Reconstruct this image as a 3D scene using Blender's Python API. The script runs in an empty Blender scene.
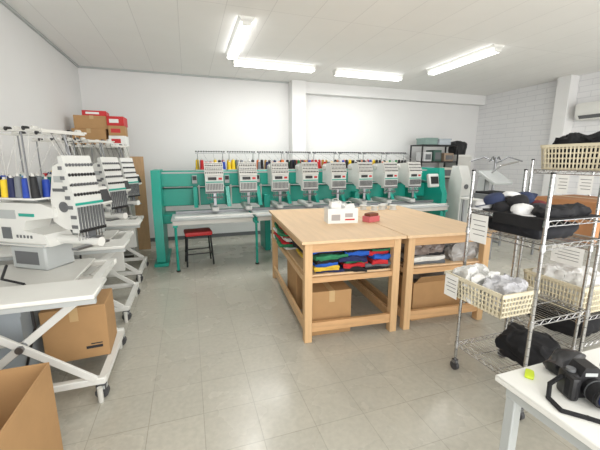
import bpy, bmesh, math, random
from mathutils import Vector, Matrix, Euler, noise
R=random.Random(7)
C=bpy.context.scene.collection
MATS={}
def lin(c):
    o=[]
    for v in c:
        v/=255.0
        o.append(v/12.92 if v<=.04045 else ((v+.055)/1.055)**2.4)
    return (o[0],o[1],o[2],1)
def mat(name,rgb,rough=.5,metal=0,var=0.0,scale=8,bump=0,alpha=1,emit=0,stretch=None,trans=0):
    if name in MATS: return MATS[name]
    m=bpy.data.materials.new(name); m.use_nodes=True
    nt=m.node_tree; b=nt.nodes['Principled BSDF']
    col=lin(rgb)
    b.inputs['Base Color'].default_value=col
    b.inputs['Roughness'].default_value=rough
    b.inputs['Metallic'].default_value=metal
    b.inputs['Alpha'].default_value=alpha
    b.inputs['Transmission Weight'].default_value=trans
    if emit:
        b.inputs['Emission Color'].default_value=(1,1,1,1); b.inputs['Emission Strength'].default_value=emit
    tc=nt.nodes.new('ShaderNodeTexCoord'); mp=nt.nodes.new('ShaderNodeMapping')
    nt.links.new(tc.outputs['Object'],mp.inputs['Vector'])
    if stretch: mp.inputs['Scale'].default_value=stretch
    n=nt.nodes.new('ShaderNodeTexNoise'); n.inputs['Scale'].default_value=scale; n.inputs['Detail'].default_value=4
    nt.links.new(mp.outputs['Vector'],n.inputs['Vector'])
    if var>0:
        r=nt.nodes.new('ShaderNodeValToRGB')
        r.color_ramp.elements[0].position=.3; r.color_ramp.elements[1].position=.7
        r.color_ramp.elements[0].color=tuple([c*(1-var) for c in col[:3]]+[1])
        r.color_ramp.elements[1].color=tuple([min(1,c*(1+var*.6)) for c in col[:3]]+[1])
        nt.links.new(n.outputs['Fac'],r.inputs['Fac']); nt.links.new(r.outputs['Color'],b.inputs['Base Color'])
    if bump>0:
        bp=nt.nodes.new('ShaderNodeBump'); bp.inputs['Strength'].default_value=bump; bp.inputs['Distance'].default_value=.01
        nt.links.new(n.outputs['Fac'],bp.inputs['Height']); nt.links.new(bp.outputs['Normal'],b.inputs['Normal'])
    MATS[name]=m; return m
def tilemat(name,rgb,line,w,h,mortar,rough,axes='xy',offset=0,var=.06,bumpd=.0,cellvar=None,nscale=3,worn=0):
    m=bpy.data.materials.new(name); m.use_nodes=True
    nt=m.node_tree; b=nt.nodes['Principled BSDF']; L=nt.links.new
    g=nt.nodes.new('ShaderNodeNewGeometry'); s=nt.nodes.new('ShaderNodeSeparateXYZ'); c=nt.nodes.new('ShaderNodeCombineXYZ')
    L(g.outputs['Position'],s.inputs[0])
    L(s.outputs[axes[0].upper()],c.inputs[0]); L(s.outputs[axes[1].upper()],c.inputs[1])
    br=nt.nodes.new('ShaderNodeTexBrick'); L(c.outputs[0],br.inputs['Vector'])
    br.offset=offset; br.squash=1
    br.inputs['Scale'].default_value=1; br.inputs['Mortar Size'].default_value=mortar
    br.inputs['Brick Width'].default_value=w; br.inputs['Row Height'].default_value=h
    br.inputs['Mortar Smooth'].default_value=.3
    col=lin(rgb); cv=var if cellvar is None else cellvar
    br.inputs['Color1'].default_value=tuple([x*(1-cv) for x in col[:3]]+[1])
    br.inputs['Color2'].default_value=tuple([min(1,x*(1+cv)) for x in col[:3]]+[1])
    br.inputs['Mortar'].default_value=lin(line)
    def nz(scale,lo,hi,det=8,p0=.3,p1=.7):
        n=nt.nodes.new('ShaderNodeTexNoise'); n.inputs['Scale'].default_value=scale; n.inputs['Detail'].default_value=det
        L(g.outputs['Position'],n.inputs['Vector'])
        mr=nt.nodes.new('ShaderNodeMapRange'); mr.inputs[1].default_value=p0; mr.inputs[2].default_value=p1
        mr.inputs[3].default_value=lo; mr.inputs[4].default_value=hi
        L(n.outputs['Fac'],mr.inputs[0]); return mr.outputs[0]
    mx=nt.nodes.new('ShaderNodeVectorMath'); mx.operation='SCALE'
    L(br.outputs['Color'],mx.inputs[0]); L(nz(nscale,1-var*1.2,1+var),mx.inputs['Scale'])
    out=mx.outputs[0]
    if worn:
        m2=nt.nodes.new('ShaderNodeVectorMath'); m2.operation='SCALE'
        L(out,m2.inputs[0]); L(nz(32,1-worn,1+worn*.6,10,.35,.65),m2.inputs['Scale']); out=m2.outputs[0]
        L(nz(1.6,rough-.06,rough+.12),b.inputs['Roughness'])
    else: b.inputs['Roughness'].default_value=rough
    L(out,b.inputs['Base Color'])
    if bumpd:
        bp=nt.nodes.new('ShaderNodeBump'); bp.invert=True; bp.inputs['Strength'].default_value=.6; bp.inputs['Distance'].default_value=bumpd
        L(br.outputs['Fac'],bp.inputs['Height']); L(bp.outputs['Normal'],b.inputs['Normal'])
    MATS[name]=m; return m

class MB:
    def __init__(s): s.bm=bmesh.new(); s.mats=[]
    def mi(s,m):
        if m not in s.mats: s.mats.append(m)
        return s.mats.index(m)
    def _fin(s,verts,m,smooth=False):
        i=s.mi(m); fs=set(f for v in verts for f in v.link_faces)
        for f in fs: f.material_index=i; f.smooth=smooth
        return fs
    def box(s,c,size,m,rot=(0,0,0),bev=0,seg=1):
        M=Matrix.Translation(c)@Euler(rot).to_matrix().to_4x4()@Matrix.Diagonal((size[0],size[1],size[2],1))
        v=bmesh.ops.create_cube(s.bm,size=1,matrix=M)['verts']
        s._fin(v,m,bev>0)
        if bev>0:
            e=list(set(e for x in v for e in x.link_edges))
            bmesh.ops.bevel(s.bm,geom=e,offset=min(bev,min(size)*.45),segments=seg,affect='EDGES',profile=.6)
        return s
    def bx(s,x0,x1,y0,y1,z0,z1,m,bev=0):
        return s.box(((x0+x1)/2,(y0+y1)/2,(z0+z1)/2),(abs(x1-x0),abs(y1-y0),abs(z1-z0)),m,bev=bev)
    def cyl(s,p1,p2,r,m,seg=10,r2=None):
        p1=Vector(p1);p2=Vector(p2);d=p2-p1
        q=d.to_track_quat('Z','Y').to_matrix().to_4x4()
        M=Matrix.Translation((p1+p2)/2)@q
        v=bmesh.ops.create_cone(s.bm,cap_ends=True,segments=seg,radius1=r,radius2=r if r2 is None else r2,depth=d.length,matrix=M)['verts']
        s._fin(v,m,True); return s
    def tube(s,pts,r,m,seg=8):
        for a,b in zip(pts[:-1],pts[1:]):
            s.cyl(a,b,r,m,seg)
        for p in pts[1:-1]: s.sph(p,(r,r,r),m,8,5)
        return s
    def sph(s,c,rad,m,u=16,v=10,rot=(0,0,0)):
        M=Matrix.Translation(c)@Euler(rot).to_matrix().to_4x4()@Matrix.Diagonal((rad[0],rad[1],rad[2],1))
        x=bmesh.ops.create_uvsphere(s.bm,u_segments=u,v_segments=v,radius=1,matrix=M)['verts']
        s._fin(x,m,True); return s
    def prism(s,pts,axis,lo,hi,m):
        def P(a,b,t):
            return {'y':(a,t,b),'x':(t,a,b),'z':(a,b,t)}[axis]
        v1=[s.bm.verts.new(P(a,b,lo)) for a,b in pts]; v2=[s.bm.verts.new(P(a,b,hi)) for a,b in pts]
        n=len(pts); i=s.mi(m); fs=[]
        fs.append(s.bm.faces.new(v1)); fs.append(s.bm.faces.new(v2[::-1]))
        for k in range(n): fs.append(s.bm.faces.new((v1[k],v1[(k+1)%n],v2[(k+1)%n],v2[k])))
        for f in fs: f.material_index=i
        bmesh.ops.recalc_face_normals(s.bm,faces=fs)
        return s
    def lathe(s,prof,c,m,seg=16):
        rings=[]
        for r,z in prof:
            rings.append([s.bm.verts.new((c[0]+r*math.cos(2*math.pi*k/seg),c[1]+r*math.sin(2*math.pi*k/seg),c[2]+z)) for k in range(seg)])
        i=s.mi(m); fs=[]
        for a,b in zip(rings[:-1],rings[1:]):
            for k in range(seg): fs.append(s.bm.faces.new((a[k],a[(k+1)%seg],b[(k+1)%seg],b[k])))
        fs.append(s.bm.faces.new(rings[0][::-1])); fs.append(s.bm.faces.new(rings[-1]))
        for f in fs: f.material_index=i; f.smooth=True
        return s
    def soft(s,c,size,m,amp=.01,cuts=5,rot=(0,0,0),sc=6,round_=.25):
        n=cuts+1; d={}; i=s.mi(m); fs=[]
        E=Euler(rot).to_matrix(); off=Vector((R.random()*50,R.random()*50,R.random()*50))
        def V(a,b,e):
            k=(a,b,e)
            if k not in d:
                p=Vector((a/n-.5,b/n-.5,e/n-.5))
                p*=1-round_*max(0,p.length-.5)
                p=Vector((p.x*size[0],p.y*size[1],p.z*size[2]))
                nz=noise.noise_vector(p*sc+off)*amp+noise.noise_vector(p*sc*3+off)*amp*.35
                if e==0: nz.z=0; p.z=-.5*size[2]
                d[k]=s.bm.verts.new(E@(p+nz)+Vector(c))
            return d[k]
        for u in range(n):
            for v in range(n):
                for t in(0,n):
                    for A in((lambda a,b:(a,b,t)),(lambda a,b:(a,t,b)),(lambda a,b:(t,a,b))):
                        fs.append(s.bm.faces.new([V(*A(u,v)),V(*A(u+1,v)),V(*A(u+1,v+1)),V(*A(u,v+1))]))
        for f in fs: f.material_index=i; f.smooth=True
        bmesh.ops.recalc_face_normals(s.bm,faces=fs)
        return s
    def mesh(s,name):
        me=bpy.data.meshes.new(name); s.bm.to_mesh(me); s.bm.free()
        for m in s.mats: me.materials.append(m)
        try: me.set_sharp_from_angle(angle=math.radians(38))
        except Exception: pass
        return me
def thing(name,label,cat,loc,rz=0,group=None):
    o=bpy.data.objects.new(name,None); o.empty_display_size=.05
    o.location=loc; o.rotation_euler=(0,0,rz); C.objects.link(o)
    o['label']=label; o['category']=cat
    if group: o['group']=group
    return o
def part(parent,name,mb,label=None,loc=(0,0,0),rz=0):
    me=mb if isinstance(mb,bpy.types.Mesh) else mb.mesh(name)
    o=bpy.data.objects.new(name,me); C.objects.link(o); o.parent=parent; o.location=loc; o.rotation_euler=(0,0,rz)
    if label: o['label']=label
    return o
def solo(name,label,cat,mb,loc=(0,0,0),rz=0,group=None,rot=None):
    me=mb if isinstance(mb,bpy.types.Mesh) else mb.mesh(name)
    o=bpy.data.objects.new(name,me); C.objects.link(o); o.location=loc
    o.rotation_euler=rot if rot else (0,0,rz)
    o['label']=label; o['category']=cat
    if group: o['group']=group
    return o
def copy_tree(root,loc=None,parent=None,rz=None):
    n=root.copy(); C.objects.link(n)
    if parent is not None: n.parent=parent
    if loc is not None: n.location=loc
    if rz is not None: n.rotation_euler=(0,0,rz)
    for ch in list(root.children):
        copy_tree(ch,parent=n)
    return n
def struct(name,mb):
    o=bpy.data.objects.new(name,mb.mesh(name)); C.objects.link(o); o['kind']='structure'; return o

# ---------- materials
wallm=mat('wall_paint',(228,228,227),.85,var=.012,scale=2)
ceilm=tilemat('ceiling_board',(240,239,236),(222,221,219),.455,3.64,.004,.9,'xy',0,.01)
floorm=tilemat('vinyl_tile',(183,180,168),(160,157,145),.305,.305,.0026,.23,'xy',0,.025,cellvar=.035,nscale=1.1,worn=.07)
blockm=tilemat('painted_block',(228,228,229),(208,209,212),.40,.10,.005,.8,'yz',.5,.012,bumpd=.003)
white=mat('white_enamel',(226,226,221),.38,var=.02)
headw=mat('machine_white',(212,213,209),.45,var=.03)
offw=mat('off_white_plastic',(206,205,199),.45,var=.03)
lgrey=mat('light_grey',(178,182,181),.45,var=.03)
mgrey=mat('mid_grey',(100,102,104),.5,var=.04)
dark=mat('dark_plastic',(28,28,30),.45,var=.1)
black=mat('black_cloth',(20,20,23),.85,var=.2,bump=.3,scale=30)
teal=mat('teal_enamel',(28,158,140),.4,var=.04)
chrome=mat('chrome',(190,190,190),.22,1,var=.03)
steel=mat('brushed_steel',(150,152,155),.35,.9,var=.05)
wood=mat('pine_wood',(212,175,130),.55,var=.1,scale=3,stretch=(14,14,1.2))
woodx=mat('pine_edge',(204,162,116),.55,var=.14,scale=3,stretch=(1.5,14,14))
ply=mat('plywood_top',(220,189,150),.5,var=.08,scale=2.2,stretch=(9,1,1))
card=mat('cardboard',(178,140,96),.85,var=.05,scale=10)
red=mat('red_vinyl',(196,40,42),.5,var=.06)
paper=mat('white_paper',(236,236,233),.8,var=.02)
beige=mat('beige_plastic',(220,211,185),.45,var=.03)
clear=mat('clear_plastic',(205,215,222),.25,var=.03,alpha=.45)
greybin=mat('grey_green_plastic',(125,148,142),.45,var=.05)
ink=mat('black_ink',(40,40,45),.7)
tubem=mat('fluorescent_tube',(255,255,255),.4,emit=4.5)
rubber=mat('grey_rubber',(70,70,72),.7,var=.1)
brownp=mat('brown_board',(192,156,116),.6,var=.1,stretch=(6,6,1))
def colm(n,rgb,rough=.75): return mat(n,rgb,rough,var=.1,scale=25)

# ---------- room
XL,XR,YB,YF,H=-1.6,6.8,6.6,-1.6,3.0
struct('floor',MB().bx(XL-.15,XR+.15,YF,YB+.15,-.1,0,floorm))
struct('ceiling',MB().bx(XL-.15,XR+.15,YF,YB+.15,H,H+.1,ceilm))
struct('wall_left',MB().bx(XL-.15,XL,YF,YB+.15,0,H,wallm))
struct('wall_back',MB().bx(XL,XR,YB,YB+.15,0,H,wallm))
struct('wall_right',MB().bx(XR,XR+.15,YF,YB+.15,0,H,blockm))
struct('trim_1',MB().bx(1.97,2.25,6.36,YB,0,H,wallm,bev=.006))
struct('trim_2',MB().bx(2.25,XR,6.44,YB,2.79,H,wallm))
struct('trim_3',MB().bx(6.58,XR,4.42,4.66,0,H,wallm,bev=.006))
struct('baseboard_back',MB().bx(XL+.012,1.97,YB-.012,YB,0,.07,mgrey).bx(2.25,XR-.012,YB-.012,YB,0,.07,mgrey))
struct('baseboard_left',MB().bx(XL,XL+.012,YF,YB,0,.07,mgrey))
struct('baseboard_right',MB().bx(XR-.012,XR,YF,4.42,0,.07,mgrey).bx(XR-.012,XR,4.66,YB,0,.07,mgrey))
struct('trim_4',MB().bx(XL,1.97,YB-.03,YB,H-.025,H,lgrey))
struct('trim_5',MB().bx(XL,XL+.03,YF,YB-.03,H-.025,H,lgrey))

# ---------- lamps
def lampfix(cx,cy,along):
    t=thing('ceiling_lamp','white double-tube fluorescent batten lamp on the ceiling','lamp',(cx,cy,H),0 if along=='x' else math.pi/2,'fluorescent ceiling lamps')
    part(t,'lamp_housing',MB().prism([(-.09,-.0),(-.05,-.045),(.05,-.045),(.09,0)],'x',-.66,.66,white).bx(-.66,-.635,-.05,.05,-.085,-.03,white).bx(.635,.66,-.05,.05,-.085,-.03,white))
    for y in(-.05,.05):
        part(t,'tube',MB().cyl((-.635,y,-.066),(.635,y,-.066),.017,tubem,12))
    L=bpy.data.lights.new('lamp_light','AREA'); L.shape='RECTANGLE'; L.size=1.2; L.size_y=.08; L.energy=15; L.color=(1,.995,.975)
    o=bpy.data.objects.new('lamp_light',L); C.objects.link(o); o.parent=t; o.location=(0,0,-.09)
lampfix(.69,4.5,'y'); lampfix(1.40,5.42,'x'); lampfix(3.1,5.48,'x'); lampfix(4.0,4.32,'y')
L=bpy.data.lights.new('daylight','AREA'); L.shape='RECTANGLE'; L.size=7.5; L.size_y=2.3; L.energy=185; L.color=(1,.99,.97)
o=bpy.data.objects.new('daylight',L); C.objects.link(o); o.location=(2.6,-1.75,1.6); o.rotation_euler=(math.radians(90),0,0)
w=bpy.data.worlds.new('World'); bpy.context.scene.world=w; w.use_nodes=True
w.node_tree.nodes['Background'].inputs[0].default_value=(1,.99,.975,1); w.node_tree.nodes['Background'].inputs[1].default_value=1.2

# ---------- thread cones
CC=[('yellow',(240,205,40)),('black',(25,25,28)),('red',(190,30,35)),('blue',(35,70,170)),('white',(235,235,230)),('green',(40,120,70)),
    ('orange',(230,120,40)),('grey',(120,125,130)),('navy',(25,35,80)),('pink',(220,120,150)),('gold',(180,140,60)),('light_blue',(110,160,210)),('teal',(20,120,120))]
CONE={}
for n,c in CC:
    m=colm('thread_'+n,c,.6)
    CONE[n]=MB().lathe([(.031,0),(.031,.006),(.030,.010),(.023,.105),(.014,.11)],(0,0,0),m,14).lathe([(.012,.108),(.008,.125)],(0,0,0),offw,10).mesh('thread_cone')
def cone(x,y,z,n,g,s=1,sz=None):
    o=solo('thread_cone','cone of %s embroidery thread on the machine thread stand'%n.replace('_',' '),'thread',CONE[n],(x,y,z),0,g); o.scale=(s,s,sz or s)

# ---------- multi-head machine
M=thing('embroidery_machine','long teal eight-head embroidery machine along the back wall','sewing machine',(-.5,4.95,0))
MS=.975; M.scale=(MS,1,1)
fr=MB()
for x in(0,5.05):
    fr.prism([(0.12,0),(.0,.06),(.0,.9),(.06,1.0),(.12,1.36),(.8,1.36),(.8,0)],'x',x,x+.12,teal)
    fr.bx(x-.04,x+.16,-.05,.85,0,.05,teal,bev=.01)
for x in(1.7,3.4):
    fr.bx(x,x+.1,.35,.75,0,.95,teal,bev=.01)
fr.bx(.1,5.07,.46,.76,1.10,1.34,teal,bev=.012)
fr.bx(.1,5.07,.5,.74,.80,1.07,teal,bev=.01)
fr.bx(.1,5.07,.3,.7,.56,.70,teal,bev=.01)
fr.bx(.1,5.07,.455,.462,1.30,1.325,lgrey)
for k in range(9):
    x=.6+k*.503
    fr.prism([(.2,.80),(.5,.80),(.5,1.10),(.44,1.10)],'x',x-.03,x+.03,teal)
    fr.bx(x-.045,x+.045,.42,.46,1.14,1.28,lgrey,bev=.008); fr.bx(x-.03,x+.03,.415,.42,1.20,1.26,dark)
    fr.cyl((x+.06,.44,.8),(x+.06,.44,1.12),.012,offw,8)
part(M,'machine_frame',fr)
for k in range(4):
    x0=.25+k*1.17
    part(M,'work_table',MB().bx(x0,x0+1.13,-.38,.16,.705,.73,lgrey,bev=.006).bx(x0+.02,x0+1.11,-.36,-.33,.65,.705,offw))
for x in(.3,1.42,2.6,3.7,4.85):
    part(M,'table_support',MB().cyl((x,-.32,0.02),(x,-.32,.705),.018,teal,8).bx(x-.03,x+.03,-.36,.3,.62,.65,teal).cyl((x,-.32,0),(x,-.32,.02),.03,dark,10))
part(M,'pantograph_frame',MB().bx(.3,4.95,-.26,-.23,.73,.75,white).bx(.3,4.95,.10,.14,.73,.77,steel))
part(M,'control_panel',MB().box((4.80,-.02,1.14),(.22,.08,.24),headw,rot=(math.radians(-12),0,0),bev=.015).box((4.80,-.066,1.15),(.16,.01,.13),dark,rot=(math.radians(-12),0,0)).cyl((4.80,.02,1.1),(4.9,.5,1.12),.02,steel))
def make_head(M):
    h=part(M,'embroidery_head',MB().prism([(.04,1.07),(.04,1.42),(.10,1.46),(.42,1.44),(.48,1.35),(.48,1.12),(.30,1.12),(.15,1.06)],'x',-.085,.085,headw).bx(-.10,.10,.3,.46,1.34,1.42,offw,bev=.01))
    nc=MB().prism([(-.04,1.03),(-.04,1.28),(.06,1.28),(.06,1.03)],'x',-.13,.13,headw)
    for k in range(11):
        x=-.11+k*.022
        nc.bx(x-.0045,x+.0045,-.052,-.04,1.08,1.17,mgrey)
    nc.bx(-.13,.13,-.052,-.038,1.035,1.06,mgrey); nc.bx(-.125,.125,-.05,-.04,1.185,1.20,teal)
    nc.bx(-.09,.03,-.046,-.038,1.22,1.262,dark); nc.bx(.06,.11,-.046,-.038,1.225,1.255,red)
    part(h,'needle_case',nc)
    tp=MB()
    tp.prism([(-.05,1.285),(.02,1.47),(.04,1.47),(.0,1.285)],'x',-.135,.135,offw)
    for r in range(3):
        for k in range(10):
            z=1.325+.052*r; y=-.05+(z-1.285)*.38
            tp.sph((-.117+k*.026,y-.005,z),(.009,.010,.012),mgrey if r%2 else dark,6,4)
        z=1.35+.052*r; y=-.05+(z-1.285)*.38
        tp.box((0,y,z),(.26,.004,.006),mgrey)
    part(h,'tension_panel',tp)
    nb=MB()
    for k in range(9): nb.cyl((-.10+k*.025,0,.93),(-.10+k*.025,0,1.03),.004,chrome,6)
    nb.bx(-.02,.02,-.01,.02,.85,1.03,steel); nb.bx(-.12,.12,-.02,-.012,.96,.98,mgrey)
    part(h,'needle_bars',nb)
    part(h,'hook_arm',MB().bx(-.05,.05,-.03,.5,.76,.83,headw,bev=.015).bx(-.035,.035,-.04,.06,.83,.835,steel))
    rk=MB()
    rk.bx(-.24,.24,.50,.74,1.34,1.355,offw)
    for x in(-.2,.2): rk.cyl((x,.62,1.35),(x,.60,1.64),.006,steel,6)
    rk.bx(-.235,.235,.585,.61,1.625,1.64,lgrey); rk.bx(-.235,.235,.49,.51,1.60,1.61,lgrey)
    for k in range(12): rk.cyl((-.22+k*.04,.575,1.635),(-.22+k*.04,.62,1.635),.013,dark,8)
    for k in range(6): rk.cyl((-.2+k*.08,.5,1.61),(-.11+k*.044,.04,1.47),.0013,[offw,dark][k%2],4)
    for x in(-.2,.2): rk.bx(x-.005,x+.005,.5,.6,1.605,1.63,steel)
    part(h,'thread_stand',rk)
    return h
h0=make_head(M); h0.location=(.87,0,0)
for k in range(1,8):
    copy_tree(h0,loc=(.87+k*.503,0,0),parent=M)
names=[c[0] for c in CC]
n='yellow'
for k in range(8):
    for j in range(14):
        if (j*5+k*3)%11==0: continue
        if R.random()<.6: n=R.choice(['yellow','black','red','blue','white','black','navy','green','yellow','grey','orange','black','gold'])
        cone(-.5+MS*(.87+k*.503-.207+(j%7)*.069),4.95+(.56 if j<7 else .66),1.355,n,'thread cones on the multi-head machine',1.04,R.choice([1.1,1.35,1.4]))

# ---------- stool
t=thing('stool','low red-seated stool with black tube legs under the machine','stool',(.08,4.95,0),.08)
part(t,'seat',MB().box((0,0,.47),(.38,.32,.06),red,bev=.025,seg=2))
b=MB()
for s in(-1,1):
    for q in(-1,1): b.cyl((s*.185,q*.15,0),(s*.16,q*.125,.44),.012,dark)
    b.cyl((s*.178,-.143,.14),(s*.178,.143,.14),.009,dark)
    b.cyl((-.178,s*.143,.18),(.178,s*.143,.18),.009,dark)
    b.cyl((-.16,s*.125,.435),(.16,s*.125,.435),.009,dark)
part(t,'stool_frame',b)

# ---------- single-head machines
HR=math.radians(-32); OX,OY=.08,.23
def single():
    t=thing('embroidery_machine','white single-head embroidery machine on a scissor-leg stand','sewing machine',(0,0,0),0,'single-head machines by the side wall')
    s=MB(); YB_=.38
    for y in(-.26,YB_):
        s.bx(-.42,.42,y-.022,y+.022,.10,.145,white,bev=.006); s.bx(-.42,.42,y-.022,y+.022,.70,.74,white,bev=.006)
        for a,b in(((-.34,.14),(.37,.71)),((.37,.14),(-.34,.71))):
            dx=b[0]-a[0];dz=b[1]-a[1];l=math.hypot(dx,dz); yy=y+(.02 if dx>0 else -.02)
            s.box(((a[0]+b[0])/2,yy,(a[1]+b[1])/2),(l,.02,.045),white,rot=(0,-math.atan2(dz,dx),0),bev=.004)
        s.cyl((.015,y-.05,.425),(.015,y+.05,.425),.022,steel)
    for x in(-.40,.40): s.bx(x-.022,x+.022,-.26,YB_,.10,.14,white)
    s.bx(-.4,-.35,-.26,YB_,.70,.74,white); s.bx(.36,.41,-.26,YB_,.70,.74,white)
    s.bx(-.06,.30,.36,.40,.30,.62,white)
    part(t,'stand',s)
    for x in(-.40,.39):
        for y in(-.26,YB_):
            part(t,'caster',MB().cyl((x,y-.018,.04),(x,y+.018,.04),.04,rubber,14).bx(x-.03,x+.03,y-.028,y+.028,.06,.1,lgrey,bev=.008).cyl((x,y-.05,.10),(x,y-.05,.0),.016,offw,10))
    tt=MB().bx(-.5,.48,-.52,-.22,.765,.79,white,bev=.006).bx(-.45,.28,-.21,.38,.742,.762,offw,bev=.004)
    tt.bx(-.5,.48,-.505,-.48,.735,.765,lgrey).bx(.43,.46,-.48,-.24,.735,.765,lgrey)
    part(t,'table_top',tt)
    def hp(name,mb): part(t,name,mb,loc=(OX,OY,0),rz=HR)
    bd=MB()
    bd.bx(-.26,.04,-.11,.11,.762,.93,lgrey,bev=.012)
    bd.bx(-.22,-.02,-.112,-.109,.80,.89,mgrey)
    bd.prism([(-.36,.93),(-.36,1.14),(-.30,1.22),(.05,1.22),(.14,1.19),(.14,1.13),(-.10,1.10),(-.14,1.03),(.04,1.01),(.08,.93)],'y',-.095,.095,white)
    bd.bx(-.37,.05,-.12,.12,.925,.945,offw,bev=.005)
    bd.bx(-.33,-.18,-.099,-.095,1.11,1.17,lgrey); bd.bx(-.15,-.02,-.099,-.095,1.13,1.15,teal)
    bd.bx(-.32,-.24,-.1,-.095,.97,1.05,mgrey)
    for k in range(5): bd.bx(-.20+k*.03,-.185+k*.03,-.098,-.095,.98,1.0,mgrey)
    hp('machine_body',bd)
    hp('sewing_arm',MB().cyl((.06,0,.965),(.40,0,.965),.032,white,16).bx(.27,.40,-.028,.028,.995,1.0,steel).bx(.29,.34,-.13,.13,.93,.945,steel))
    hd=MB()
    hd.prism([(.10,1.10),(.10,1.26),(.15,1.46),(.20,1.48),(.24,1.42),(.31,1.20),(.31,1.08),(.28,1.05),(.19,1.05)],'y',-.065,.065,white)
    hd.cyl((.2,-.07,1.2),(.2,-.065,1.2),.035,mgrey,18); hd.bx(.13,.26,-.068,-.065,1.30,1.32,mgrey); hd.bx(.15,.22,-.068,-.065,1.36,1.40,lgrey)
    hp('head_body',hd)
    nc=MB()
    nc.prism([(.29,1.04),(.285,1.20),(.245,1.52),(.28,1.53),(.335,1.26),(.345,1.04)],'y',-.105,.105,headw)
    for k in range(9):
        y=-.092+k*.023
        nc.box((.347,y,1.13),(.010,.010,.15),mgrey)
        for j in range(4):
            nc.sph((.334-.0128*j,y,1.285+.062*j),(.011,.009,.011),[dark,mgrey][j%2],6,4)
    nc.box((.32,0,1.345),(.012,.21,.012),dark,rot=(0,-.2,0)); nc.box((.343,0,1.225),(.008,.21,.015),teal)
    nc.box((.348,0,1.05),(.008,.21,.02),dark)
    for j in range(7):
        nc.box((.318-.010*j if j>1 else .316,-.107,1.08+j*.062),(.045-.003*j,.006,.022),mgrey)
    hp('needle_case',nc)
    nb=MB()
    for k in range(9): nb.cyl((.32,-.09+k*.0225,.985),(.32,-.09+k*.0225,1.04),.004,chrome,6)
    nb.bx(.30,.34,-.02,.02,.98,1.04,mgrey)
    hp('needle_bars',nb)
    hp('control_panel',MB().box((.20,.23,1.24),(.05,.18,.14),white,rot=(0,-.3,.2),bev=.012).box((.227,.235,1.245),(.006,.14,.09),dark,rot=(0,-.3,.2)).cyl((.1,.08,1.18),(.19,.21,1.22),.012,steel))
    rk=MB().bx(-.40,.09,-.17,.17,1.25,1.262,white,bev=.004)
    for x in(-.38,.05):
        for y in(-.15,.15): rk.cyl((x,y,1.26),(x,y,1.68),.006,steel,6)
    rk.bx(-.2,-.05,-.04,.04,1.215,1.25,lgrey)
    for y in(-.15,.15):
        rk.bx(-.42,.22,y-.010,y+.010,1.675,1.687,offw)
        for k in range(9): rk.cyl((-.4+k*.07,y-.016,1.692),(-.4+k*.07,y+.016,1.692),.013,dark if k%2 else offw,8)
    rk.bx(-.42,-.40,-.15,.15,1.675,1.687,offw); rk.bx(.19,.215,-.15,.15,1.665,1.685,offw); rk.cyl((.2,.0,1.67),(.24,0,1.5),.007,steel,6)
    for k in range(8): rk.cyl((.2,-.12+k*.034,1.67),(.265,-.09+k*.025,1.52),.0014,[offw,dark][k%2],4)
    for k in range(10): rk.cyl((-.35+(k%5)*.09,-.12+.12*(k//5),1.38),(-.38+(k%5)*.12,-.14+.28*(k//5),1.675),.0014,offw,4)
    hp('thread_stand',rk)
    part(t,'power_cable',MB().tube([(-.12,.02,.85),(-.1,-.1,.80),(.02,-.14,.77),(.05,-.18,.74),(.06,-.19,.5),(-.05,-.12,.2),(-.2,.0,.12)],.008,dark,6))
    return t
S0=single(); S0.location=(-1.0,2.45,0)
LM=((-1.0,2.45),(-1.03,3.56),(-1.05,4.64))
for p_ in LM[1:]: copy_tree(S0,loc=(p_[0],p_[1],0))
for (xx,yy) in LM:
    for r in range(4):
        for j in range(8):
            n=['teal','grey','black','yellow','navy','grey','blue','black','gold','light_blue','black','grey','blue','navy','yellow','teal'][(j+r*5)%16]
            if yy>2.5: n=R.choice(names)
            lx,ly=-.365+j*.060,-.125+r*.083
            cone(xx+OX+lx*math.cos(HR)-ly*math.sin(HR),yy+OY+lx*math.sin(HR)+ly*math.cos(HR),1.262,n,'thread cones on the single-head machines',.92,R.choice([1.15,1.25,1.05]))

# ---------- cardboard boxes
tapem=mat('tape',(194,164,120),.3)
def cbox(loc,sz,label,rz=0,open_=False,group=None,tape=True,flaps=False,m=card):
    x,y,z=sz; t=.006
    b=MB()
    if open_:
        b.bx(-x/2,x/2,-y/2,y/2,0,t,m)
        b.bx(-x/2,-x/2+t,-y/2,y/2,t,z,m).bx(x/2-t,x/2,-y/2,y/2,t,z,m).bx(-x/2+t,x/2-t,-y/2,-y/2+t,t,z,m).bx(-x/2+t,x/2-t,y/2-t,y/2,t,z,m)
    else: b.bx(-x/2,x/2,-y/2,y/2,0,z,m,bev=.004)
    root=thing('cardboard_box',label,'box',loc,rz,group)
    part(root,'box_body',b)
    if flaps:
        for s in(-1,1):
            part(root,'flap',MB().box((s*(x/2+.05),0,z+.03),(.13,y*.98,.004),m,rot=(0,-s*.6,0)))
            part(root,'flap',MB().box((0,s*(y/2+.045),z+.04),(x*.98,.12,.004),m,rot=(s*.8,0,0)))
    elif not open_ and tape:
        part(root,'packing_tape',MB().bx(-.025,.025,-y/2-.001,y/2+.001,z,z+.0015,tapem).bx(-.025,.025,-y/2-.0015,-y/2,z*.75,z,tapem))
    return root
cbox((-1.06,1.5,0),(.70,.58,.52),'large open cardboard box on the floor by the side wall',0,True)
bb=cbox((-.80,2.60,.145),(.38,.32,.38),'brown cardboard box on the machine stand rails',.05)
part(bb,'printed_mark',MB().bx(.05,.15,-.1622,-.161,.07,.09,ink).bx(.08,.15,-.1622,-.161,.10,.108,ink))
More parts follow.
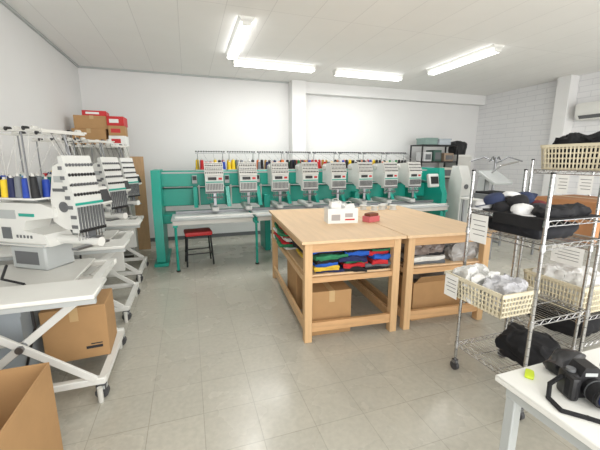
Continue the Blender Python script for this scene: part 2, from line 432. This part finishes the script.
def bin_(loc,sz,label,m=clear,rz=0,lid=True,group=None):
    x,y,z=sz;t=thing('storage_bin',label,'storage box',loc,rz,group)
    b=MB(); w=.005
    b.bx(-x/2,x/2,-y/2,y/2,0,w,m).bx(-x/2,-x/2+w,-y/2,y/2,w,z,m).bx(x/2-w,x/2,-y/2,y/2,w,z,m).bx(-x/2+w,x/2-w,-y/2,-y/2+w,w,z,m).bx(-x/2+w,x/2-w,y/2-w,y/2,w,z,m)
    b.bx(-x/2-.01,x/2+.01,-y/2-.01,-y/2,z-.03,z,m).bx(-x/2-.01,x/2+.01,y/2,y/2+.01,z-.03,z,m)
    part(t,'bin_body',b)
    if lid: part(t,'bin_lid',MB().bx(-x/2-.015,x/2+.015,-y/2-.015,y/2+.015,z,z+.02,offw,bev=.006))
    return t
bin_((-1.24,2.52,.145),(.40,.36,.22),'translucent plastic storage bin with white lid under the stand',group='stacked bins')
bin_((-1.24,2.52,.385),(.40,.36,.20),'translucent plastic storage bin with white lid under the stand',group='stacked bins')

# ---------- cabinet with boxes
t=thing('storage_cabinet','tall off-white cabinet in the corner with boxes on top','cabinet',(-1.2,5.72,0))
b=MB().bx(-.34,-.32,-.2,.2,0,1.70,offw).bx(.32,.34,-.2,.2,0,1.70,offw).bx(-.32,.32,.18,.2,0,1.70,offw)
for z in(.05,.55,1.05,1.68): b.bx(-.32,.32,-.2,.18,z,z+.02,offw)
part(t,'cabinet_body',b)
cbox((-1.3,5.70,1.70),(.42,.34,.24),'brown cardboard box on top of the cabinet',0)
cbox((-1.26,5.70,1.94),(.44,.30,.18),'flat brown cardboard box on top of another box',.06)
def redbox(x,y,z,rz,h,c,n,w=.11):
    r=thing('carton','%s printed carton in the pile on top of the cabinet'%n,'box',(x,y,z),rz,'red and white cartons')
    part(r,'box_body',MB().bx(-w,w,-.14,.14,0,h,c,bev=.003)); part(r,'box_label',MB().bx(-w*.7,w*.4,-.1415,-.14,h*.3,h*.7,paper if c is red else red))
for z,h,c,n,rz in[(1.70,.15,paper,'white',0),(1.85,.14,card,'brown',.05),(1.99,.13,red,'red',-.03)]: redbox(-.95,5.68,z,rz,h,c,n)
redbox(-1.22,5.70,2.12,.05,.07,red,'red',.15)
solo('leaning_board','light brown wooden board standing upright by the cabinet','board',MB().bx(-.11,.11,-.012,.012,0,1.56,brownp),(-.80,6.05,0),rot=(-.03,0,0))

# ---------- wood tables
TR=math.radians(-4.6); T0=Vector((.80,2.34,0))
def tw(x,y,z=0):
    c,s=math.cos(TR),math.sin(TR)
    return (T0.x+x*c-y*s,T0.y+x*s+y*c,z)
def wtable(lx,label):
    t=thing('work_table',label,'table',tw(lx,0),TR,'wooden work tables')
    W,D,Z=.905,1.72,.88
    part(t,'table_top',MB().bx(0,W,0,D,Z-.025,Z,ply,bev=.002))
    g=.065
    for x in(.03,W-.03-g):
        for y in(.03,D-.03-g): part(t,'leg',MB().bx(x,x+g,y,y+g,0,Z-.025,wood,bev=.003))
    part(t,'apron',MB().bx(.03+g,W-.03-g,.035,.06,Z-.10,Z-.025,woodx).bx(.03+g,W-.03-g,D-.06,D-.035,Z-.10,Z-.025,woodx).bx(.035,.06,.03+g,D-.03-g,Z-.10,Z-.025,wood).bx(W-.06,W-.035,.03+g,D-.03-g,Z-.10,Z-.025,wood))
    part(t,'shelf',MB().bx(.06,W-.06,.07,D-.07,.565,.58,ply).bx(.03+g,W-.03-g,.04,.065,.52,.565,woodx).bx(.03+g,W-.03-g,D-.065,D-.04,.52,.565,woodx).bx(.035,.06,.03+g,D-.03-g,.52,.565,wood).bx(W-.06,W-.035,.03+g,D-.03-g,.52,.565,wood))
    part(t,'lower_rail',MB().bx(.03+g,W-.03-g,.04,.07,.09,.17,woodx).bx(.035,.06,.03+g,D-.03-g,.09,.17,wood).bx(W-.06,W-.035,.03+g,D-.03-g,.09,.17,wood))
wtable(0,'square pine work table with shelf holding folded fabrics')
wtable(.915,'square pine work table with shelf holding bags, joined to its twin')
fabs=[('navy',(30,40,84)),('black',(25,25,28)),('blue',(32,90,185)),('red',(190,38,46)),('green',(45,125,85)),('grey',(95,100,105)),('purple',(80,50,100)),('white',(220,220,215)),('yellow',(215,180,60))]
def stack(x0,x1,y0,y1,seq,base=.58,top=.84,amp=.022,grp='folded fabrics under the table'):
    z=base; th0=(top-base)/len(seq)
    for n in seq:
        c=dict(fabs)[n]; m=colm('fabric_'+n,c,.85); th=th0*R.uniform(.85,1.1)
        dx=R.uniform(-.025,.025);dy=R.uniform(-.02,.02)
        cx,cy=(x0+x1)/2+dx,(y0+y1)/2+dy
        p=tw(cx,cy,z+th/2)
        b=MB().soft((0,0,0),(x1-x0-R.uniform(0,.10),y1-y0-R.uniform(0,.06),th*1.15),m,amp=amp,cuts=12,sc=8,round_=.10)
        solo('folded_fabric','loosely folded %s fabric in a pile on the table shelf'%n,'fabric',b,p,TR+R.uniform(-.07,.07),grp); z+=th
stack(.10,.40,.06,.76,['navy','yellow','blue','black','green','black','blue'],top=.80,amp=.028)
stack(.36,.62,.06,.76,['black','red','green','navy','blue','black'],top=.78,amp=.028)
stack(.58,.82,.06,.76,['black','grey','red','blue','red','green','black'],top=.80,amp=.028)
stack(-.01,.80,.86,1.54,['white','green','red','black','white','red','green','red'],top=.78)
stack(.99,1.40,.09,.75,['grey','white','black'],top=.67,amp=.015)
def bag(p,sz,n,c,label,rz=0,amp=.03,name='plastic_bag',cat='bag',sc=7,rough=.35,g=None,cuts=12):
    m=colm(n,c,rough)
    return solo(name,label,cat,MB().soft((0,0,sz[2]/2),sz,m,amp=amp,cuts=cuts,sc=sc,round_=.5),p,rz,g)
bag(tw(1.60,.33,.58),(.38,.46,.24),'bag_grey',(172,170,168),'crumpled clear plastic bag of grey goods on the shelf',.1,sc=14,amp=.045,cuts=20,rough=.2)
bag(tw(1.2,.30,.67),(.42,.4,.16),'bag_brown',(130,118,112),'crumpled plastic-wrapped goods on folded cloth',.1,sc=14,amp=.045,cuts=20,rough=.2)
bag(tw(1.22,1.15,.58),(.4,.5,.22),'bag_brown',(130,118,112),'crumpled brown bag on the table shelf',.0,sc=12)
bag(tw(1.6,1.1,.58),(.34,.5,.22),'bag_dark',(75,72,78),'crumpled dark bag on the table shelf',.2,sc=12)
p=tw(.30,.30,0); cbox(p,(.36,.34,.40),'brown cardboard box standing under the work table',TR)
p=tw(.26,.85,0); cbox(p,(.32,.36,.46),'brown cardboard box standing behind another under the table',TR+.05)
p=tw(1.40,.40,0); cbox(p,(.58,.44,.38),'open cardboard box with raised flaps under the table',TR+.03,True,flaps=True)
bag(tw(1.40,.40,.008),(.44,.34,.38),'bag_grey',(172,170,168),'grey goods inside the open cardboard box',.0,name='plastic_bag')
# open white container with bags
t=thing('open_container','open white box with papers and goods inside on the table','box',(1.45,3.02,.88),-.15)
b=MB(); w,d,h=.31,.16,.15; q=.004
b.bx(-w/2,w/2,-d/2,d/2,0,q,paper).bx(-w/2,-w/2+q,-d/2,d/2,q,h,paper).bx(w/2-q,w/2,-d/2,d/2,q,h,paper).bx(-w/2+q,w/2-q,-d/2,-d/2+q,q,h,paper).bx(-w/2+q,w/2-q,d/2-q,d/2,q,h,paper)
part(t,'box_body',b)
part(t,'box_label',MB().bx(-.12,-.03,-d/2-.001,-d/2,.03,.09,mat('label_grey',(170,165,165),.7)).bx(.02,.12,-d/2-.0012,-d/2,.03,.045,red).bx(.02,.10,-d/2-.0012,-d/2,.06,.10,mat('label_grey',(170,165,165),.7)))
def paperbag(p,rz,lab,h=.20,w=.12,d=.09):
    t=thing('paper_bag',lab,'bag',p,rz,'white paper bags on the table')
    part(t,'bag_body',MB().soft((0,0,h/2),(w,d,h),paper,amp=.02,cuts=10,sc=13,round_=.2))
    part(t,'bag_handle',MB().tube([(-.035,-.01,h-.02),(-.03,-.015,h+.02),(.0,-.02,h+.03),(.03,-.015,h+.02),(.035,-.01,h-.02)],.003,offw,6),'white cord handle')
paperbag((1.39,3.03,.885),-.25,'small crumpled white paper bag inside the white box',.21)
paperbag((1.52,3.01,.885),-.1,'small crumpled white paper bag inside the white box',.18)
t=thing('pin_cushion_box','small pink and red box with brown lid on the table','box',(1.76,2.95,.88),.3)
part(t,'box_body',MB().bx(-.08,.08,-.05,.05,0,.06,mat('pinkbox',(205,105,110),.6,var=.1),bev=.005))
part(t,'box_contents',MB().soft((0,0,.075),(.14,.08,.03),mat('brownc',(120,70,50),.8,var=.2),amp=.008,cuts=3))
SP=MB().lathe([(.05,0),(.05,.006),(.02,.008),(.02,.05),(.05,.052),(.05,.058)],(0,0,0),white,18).lathe([(.038,.008),(.038,.05)],(0,0,0),offw,18).mesh('thread_spool')
for i,(x,y) in enumerate([(2.2,3.62),(2.33,3.66),(2.46,3.6),(2.1,3.72),(2.42,3.74)]):
    solo('thread_spool','flat white spool near the far table edge','spool',SP,(x,y,.88),0,'white spools on the table')

# ---------- black rack by back wall
t=thing('storage_rack','black steel rack by the back wall loaded with equipment','shelf',(5.15,6.1,0))
b=MB()
for x in(-.48,.46):
    for y in(-.2,.18): b.bx(x,x+.025,y,y+.025,0,1.82,dark)
part(t,'rack_post',b)
for z in(.1,.6,1.1,1.45,1.8): part(t,'rack_shelf',MB().bx(-.48,.485,-.2,.205,z,z+.025,dark))
bin_((4.92,6.08,1.825),(.30,.3,.14),'grey translucent bin on top of the black rack',lid=False,m=greybin)
bin_((5.27,6.08,1.825),(.30,.3,.13),'clear plastic bin on top of the black rack',lid=False)
for (x,z,cc,n,sx,sz) in[(4.85,1.475,(200,200,200),'white',.2,.2),(5.1,1.475,(60,90,80),'green',.2,.24),(5.4,1.475,(150,130,110),'brown',.25,.18),(4.9,1.125,(190,190,195),'grey',.3,.24),(5.35,1.125,(210,205,190),'cream',.35,.22)]:
    q=thing('equipment_case','%s equipment case on the black rack'%n,'case',(x,6.06,z),0)
    mm=colm('case_'+n,cc,.5)
    part(q,'case_body',MB().bx(-sx/2,sx/2,-.14,.14,0,sz,mm,bev=.01)); part(q,'case_panel',MB().bx(-sx/2+.03,sx/2-.03,-.145,-.14,.04,sz-.05,mgrey))
t=thing('cupboard','white narrow cupboard beside the black rack','cabinet',(5.85,6.2,0)); part(t,'cupboard_body',MB().bx(-.2,.2,-.25,.3,0,1.62,white,bev=.006)); part(t,'cupboard_door',MB().bx(-.19,.19,-.268,-.25,.05,1.58,offw,bev=.004)); part(t,'handle',MB().cyl((.15,-.29,.8),(.15,-.29,.95),.008,steel))
bag((5.82,6.15,1.62),(.3,.28,.30),'bag_black',(25,25,28),'black bag on the white cupboard')
t=thing('control_cabinet','white machine control cabinet beside the teal machine end','cabinet',(4.86,5.0,0))
part(t,'cabinet_body',MB().prism([(-.14,0),(-.16,1.15),(-.05,1.40),(.10,1.40),(.16,1.1),(.16,0)],'x',-.11,.11,headw))
part(t,'round_gauge',MB().cyl((0,-.16,1.02),(0,-.172,1.02),.045,mgrey,16)); part(t,'door_panel',MB().bx(-.08,.08,-.162,-.15,.2,.85,lgrey))

# ---------- heat press on side table
t=thing('side_table','white side table with steel legs holding the heat press','table',(4.75,4.0,0))
part(t,'table_top',MB().bx(-.5,.5,-.35,.35,.87,.9,white,bev=.005))
for x in(-.45,.45):
    for y in(-.3,.3): part(t,'leg',MB().cyl((x,y,0),(x,y,.87),.018,steel))
t=thing('heat_press','grey clamshell heat press with raised lever arm','press',(4.6,4.0,.9))
part(t,'press_base',MB().bx(-.22,.22,-.2,.2,0,.08,mgrey,bev=.01).bx(-.19,.19,-.19,.19,.08,.11,black).bx(-.05,.05,.15,.3,0,.35,lgrey,bev=.01))
part(t,'upper_platen',MB().box((0,.02,.33),(.38,.38,.05),lgrey,rot=(.5,0,0),bev=.01)); part(t,'lever',MB().tube([(0,.2,.32),(.02,-.05,.52),(.25,-.15,.58)],.014,chrome))
t=thing('cap_frame_stand','steel stand with cap frames beside the white side table','stand',(5.35,4.7,0))
b=MB().cyl((0,0,0),(0,0,1.55),.02,steel).bx(-.25,.25,-.03,.03,0,.03,steel).bx(-.03,.03,-.25,.25,0,.03,steel)
for k in range(4):
    a=k*1.57+.5; b.tube([(0,0,1.5-.02*k),(.2*math.cos(a),.2*math.sin(a),1.56),(.42*math.cos(a),.42*math.sin(a),1.48)],.012,steel)
part(t,'stand_frame',b)
# ---------- wall air conditioner
t=thing('air_conditioner','white wall-mounted air conditioner on the block wall','air conditioner',(6.8,3.85,2.2))
part(t,'unit_body',MB().prism([(0,0),(-.16,0),(-.22,.08),(-.22,.24),(-.19,.28),(0,.28)],'y',-.42,.42,white))
part(t,'air_vent',MB().box((-.188,0,.045),(.01,.74,.07),mgrey,rot=(0,-.65,0)))

# ---------- chrome wire shelves
def wire(label,x0,x1,y0,y1,levels,top,group):
    w,d=x1-x0,y1-y0
    t=thing('wire_shelf_unit',label,'shelf',(x0,y0,0),0,group)
    for x in(0,w):
        for y in(0,d):
            b=MB().cyl((x,y,.10),(x,y,top),.0105,chrome,10)
            k=.16
            while k<top: b.cyl((x,y,k),(x,y,k+.003),.0110,mgrey,10); k+=.05
            b.cyl((x,y,top),(x,y,top+.01),.012,dark,10)
            part(t,'post',b)
            part(t,'caster',MB().cyl((x-.012,y,.032),(x+.012,y,.032),.032,rubber,16).bx(x-.018,x+.018,y-.02,y+.02,.05,.085,steel,bev=.006).cyl((x,y,.08),(x,y,.11),.008,steel))
    for z in levels:
        b=MB()
        for zz,rr in((z-.004,.0035),(z-.032,.0035)):
            b.cyl((0,0,zz),(w,0,zz),rr,chrome,6).cyl((0,d,zz),(w,d,zz),rr,chrome,6).cyl((0,0,zz),(0,d,zz),rr,chrome,6).cyl((w,0,zz),(w,d,zz),rr,chrome,6)
        n=int(w/.028)
        for k in range(1,n): b.cyl((k*w/n,0,z-.002),(k*w/n,d,z-.002),.002,chrome,5)
        b.cyl((0,d/3,z-.008),(w,d/3,z-.008),.0035,chrome,6).cyl((0,2*d/3,z-.008),(w,2*d/3,z-.008),.0035,chrome,6)
        for (ax,L_) in(('x',w),('y',d)):
            q=int(L_/.06)
            for k in range(q):
                a0=k*L_/q;a1=(k+.5)*L_/q;a2=(k+1)*L_/q
                for o_ in(0,d if ax=='x' else w):
                    P=(lambda a,zz:(a,o_,zz)) if ax=='x' else (lambda a,zz:(o_,a,zz))
                    b.cyl(P(a0,z-.032),P(a1,z-.005),.0018,chrome,4).cyl(P(a1,z-.005),P(a2,z-.032),.0018,chrome,4)
        for x in(0,w):
            for y in(0,d): b.cyl((x,y,z-.036),(x,y,z),.016,chrome,10,r2=.013)
        part(t,'wire_shelf',b)
    return t
UA=wire('chrome wire shelving unit on casters with caps and a basket',1.76,2.22,1.2,1.7,[.22,.62,1.06,1.19],1.43,'chrome wire shelving')
UB=wire('chrome wire shelving unit on casters with baskets and boxes',2.65,3.4,1.48,1.98,[.14,.36,.91,1.43],1.50,'chrome wire shelving')
def basket(loc,sz,rz=0,label='beige lattice plastic basket on the wire shelf'):
    x,y,z=sz;t=thing('basket',label,'basket',loc,rz,'beige plastic baskets')
    b=MB(); b.bx(-x/2+.015,x/2-.015,-y/2+.015,y/2-.015,0,.005,beige)
    part(t,'basket_base',b)
    b=MB(); k=.015
    for f in(0,1):
        L_=x if f==0 else y; O=y if f==0 else x
        n=int(L_/.026)
        for s in(-1,1):
            for i in range(n+1):
                a=-L_/2+i*L_/n; a_in=a*(1-2*k/L_)
                p1=(a_in,s*(O/2-k),.0); p2=(a,s*O/2,z-.01)
                if f: p1=(p1[1],p1[0],p1[2]);p2=(p2[1],p2[0],p2[2])
                b.cyl(p1,p2,.006,beige,4)
            for j in(0.02,.22,.42,.62,.82):
                kk=k*(1-j); A=L_/2-kk;B=s*(O/2-kk)
                p1=(-A,B,z*j+.004);p2=(A,B,z*j+.004)
                if f: p1=(p1[1],p1[0],p1[2]);p2=(p2[1],p2[0],p2[2])
                b.cyl(p1,p2,.006,beige,4)
    part(t,'basket_wall',b)
    b=MB().bx(-x/2-.008,x/2+.008,-y/2-.008,-y/2+.004,z-.022,z,beige).bx(-x/2-.008,x/2+.008,y/2-.004,y/2+.008,z-.022,z,beige).bx(-x/2-.008,-x/2+.004,-y/2,y/2,z-.022,z,beige).bx(x/2-.004,x/2+.008,-y/2,y/2,z-.022,z,beige)
    part(t,'basket_rim',b)
    return t
def cloth(p,sz,n,c,label,rz=0,amp=.05,sc=9):
    return bag(p,sz,n,c,label,rz,amp=amp,name='folded_cloth',cat='cloth',rough=.85,sc=sc,cuts=16)
BA=basket((1.735,1.48,.62),(.26,.43,.15),0,'beige lattice basket of white shirts on the wire shelf')
cloth((1.72,1.57,.626),(.19,.20,.19),'cloth_white',(222,222,219),'crumpled white cloth piled in the basket',sc=16,amp=.045)
cloth((1.76,1.38,.626),(.18,.18,.17),'cloth_grey',(190,190,193),'crumpled grey cloth piled in the basket',.3,sc=16,amp=.045)
basket((2.88,1.73,1.43),(.36,.46,.19),0,'beige lattice basket of black cloth on the top shelf')
cloth((2.88,1.73,1.436),(.30,.40,.25),'cloth_black',(22,22,26),'crumpled black cloth heaped in the top basket',sc=14)
basket((2.88,1.73,.36),(.36,.46,.22),0,'beige lattice basket of white cloth on the low shelf')
cloth((2.88,1.73,.366),(.30,.40,.28),'cloth_white',(222,222,219),'crumpled white cloth heaped in the low basket',sc=14)
bx=cbox((2.93,1.73,.91),(.46,.46,.30),'brown cardboard box with pale printed label on the wire shelf',0,m=mat('cardboard_orange',(176,126,86),.8,var=.05))
part(bx,'printed_mark',MB().bx(-.2325,-.231,-.05,.1,.10,.17,mat('orange_ink',(225,150,120),.7)))
cloth((3.2,1.73,1.43),(.22,.35,.15),'cloth_black',(22,22,26),'black cloth pile on the top wire shelf')
cloth((2.95,1.73,.145),(.5,.42,.17),'cloth_black',(22,22,26),'black cloth bundle on the lowest wire shelf',.1,amp=.03)
cloth((2.05,1.40,.222),(.26,.30,.16),'cloth_black',(22,22,26),'black cloth bag on the lowest wire shelf',.2,amp=.04)
def cap(x,y,z,rz,n,c,s=.66,tilt=(0,0)):
    t=thing('cap','%s baseball cap in a pile on the wire shelf'%n,'cap',(x,y,z),rz,'baseball caps on the wire shelf')
    t.scale=(s,s,s*.85); t.rotation_euler=(tilt[0],tilt[1],rz)
    m=colm('cap_'+n,c,.85)
    prof=[(.088,0),(.092,.03),(.088,.06),(.070,.085),(.035,.098),(.004,.102)]
    part(t,'crown',MB().lathe(prof,(0,0,.002),m,20).sph((0,0,.104),(.008,.008,.005),m,8,5))
    b=MB(); pts=[(.09*math.sin(a),-.09*math.cos(a)) for a in[-1.1,-.7,-.3,.0,.3,.7,1.1]]
    out=[(.085*math.sin(a)*1.05,-.09-.085*math.cos(a*.9)) for a in[1.1,.8,.4,0,-.4,-.8,-1.1]]
    b.prism(pts+out,'z',.002,.008,m); part(t,'brim',b)
capc={'white':(228,228,228),'black':(24,24,28),'charcoal':(52,52,58),'grey':(140,140,145),'navy':(44,54,84),'maroon':(110,40,45)}
for (x,y,z,rz,n,ti) in[(1.82,1.64,1.194,-1.2,'white',(0,0)),(1.83,1.52,1.194,-1.9,'black',(0,.05)),(1.84,1.40,1.194,-.4,'white',(0,0)),(1.95,1.64,1.194,.3,'grey',(0,0)),(1.96,1.51,1.194,-2.5,'charcoal',(0,0)),(2.08,1.63,1.194,-1,'black',(0,0)),
    (1.83,1.58,1.24,-2.6,'navy',(.3,.15)),(1.95,1.57,1.245,-.6,'white',(-.3,.25)),(2.09,1.50,1.194,-.6,'maroon',(0,0)),(1.88,1.46,1.235,-1.3,'black',(.35,-.3)),(2.04,1.55,1.24,1.9,'navy',(-.4,.1)),(1.96,1.39,1.194,-1.0,'charcoal',(0,0))]:
    cap(x,y,z,rz,n,capc[n],tilt=ti)
cloth((1.98,1.28,1.196),(.36,.12,.05),'cloth_black',(22,22,26),'rumpled black garment beside the pile of caps',0,amp=.025,sc=14)
solo('shelf_mat','black rubber mat draped over the wire shelf edge','mat',MB().bx(-.02,.42,-.01,.51,0,.004,black).bx(-.024,-.02,-.01,.32,-.06,.004,black),(1.78,1.2,1.1905))
cloth((1.99,1.45,1.062),(.36,.40,.075),'bag_navy',(26,27,33),'dark folded cloths packed on the middle wire shelf',0,amp=.02)
def note(parent,x,y,z,w,h):
    b=MB().bx(-.001,0,-w/2,w/2,-h,0,paper)
    for k in range(4): b.bx(-.0016,-.001,-w*.38,w*(.38-.1*(k%2)),-h*(.2+.17*k)-.004,-h*(.2+.17*k),mgrey)
    part(parent,'paper_tag',b,'white paper tag with printed lines',(x-parent.location.x,y-parent.location.y,z-parent.location.z))
note(UA,1.742,1.60,1.16,.13,.18)
note(BA,1.592,1.63,.765,.11,.15)
note(UB,2.642,1.62,.875,.22,.14)
note(UB,2.635,1.72,1.395,.08,.14)
note(UB,2.635,1.57,1.395,.09,.13)

# ---------- desk with camera gear
t=thing('desk','white desk with grey steel frame','desk',(1.06,.83,0))
part(t,'desk_top',MB().bx(0,1.4,-.7,0,.675,.70,white,bev=.004))
part(t,'desk_frame',MB().bx(.03,1.37,-.06,-.03,.625,.675,lgrey).bx(.03,1.37,-.67,-.64,.625,.675,lgrey).bx(.03,.06,-.64,-.06,.625,.675,lgrey))
for x in(.03,1.33):
    for y in(-.67,-.07): part(t,'leg',MB().bx(x,x+.04,y,y+.04,0,.625,lgrey,bev=.004))
def camera_prop(x,y,z,rz):
    t=thing('photo_camera','black digital camera with lens and strap lying on the white desk','camera',(x,y,z),rz)
    part(t,'camera_body',MB().box((0,0,.045),(.135,.055,.09),dark,bev=.012,seg=2).box((-.055,-.025,.045),(.03,.045,.085),black,bev=.012,seg=2).prism([(-.035,.085),(-.022,.118),(.022,.118),(.035,.085)],'y',-.03,.028,dark).box((0,.029,.045),(.08,.004,.055),mgrey).bx(-.02,.02,-.031,-.029,.088,.10,lgrey))
    part(t,'lens',MB().cyl((.01,-.02,.045),(.01,-.09,.045),.036,dark,24).cyl((.01,-.05,.045),(.01,-.08,.045),.039,black,24).cyl((.01,-.09,.045),(.01,-.092,.045),.03,mat('lens_glass',(30,35,60),.05),24).cyl((.01,-.045,.045),(.01,-.048,.045),.0395,mgrey,24))
    part(t,'dial',MB().cyl((-.045,0,.09),(-.045,0,.10),.014,mgrey,16))
    pts=[(-.07,0,.07),(-.10,.01,.03),(-.13,-.03,.006),(-.13,-.09,.006),(-.07,-.12,.006),(-.02,-.15,.006),(.05,-.13,.006),(.10,-.08,.006),(.10,-.02,.03),(.07,0,.07)]
    part(t,'strap',MB().tube(pts,.008,black,6))
camera_prop(1.25,.655,.70,-.35)
t=thing('camera_lens','spare black camera lens standing on the desk','lens',(1.42,.66,.70))
part(t,'lens_barrel',MB().lathe([(.032,0),(.034,.02),(.031,.025),(.031,.05),(.036,.055),(.036,.085)],(0,0,0),dark,24)); part(t,'lens_cap',MB().cyl((0,0,.085),(0,0,.091),.033,black,24))
solo('cable','coiled black cable lying on the white desk','cable',MB().tube([(.07*math.cos(a*.5)*(1+.05*a/6),.05*math.sin(a*.5),.005+.002*(a%3)) for a in range(30)],.004,dark,6),(1.42,.50,.70))
bag((1.18,.785,.70),(.06,.03,.012),'yellow_green',(200,220,50),'small yellow-green cord bundle on the desk',.6,amp=.004,name='cord_bundle',cat='cord')
bag((1.36,.785,.70),(.2,.06,.05),'bag_black',(25,25,28),'black cloth pouch on the desk',.1,amp=.02,name='pouch',cat='pouch',sc=14)

# ---------- camera
cam=bpy.data.cameras.new('Camera'); co=bpy.data.objects.new('Camera',cam); C.objects.link(co)
cam.sensor_width=36; cam.lens=19.8; cam.clip_start=.05
co.location=(0,0,1.5); co.rotation_euler=(math.radians(90-11.1),0,math.radians(-18.5))
bpy.context.scene.camera=co
sc=bpy.context.scene
sc.view_settings.view_transform='Standard'; sc.view_settings.exposure=.15
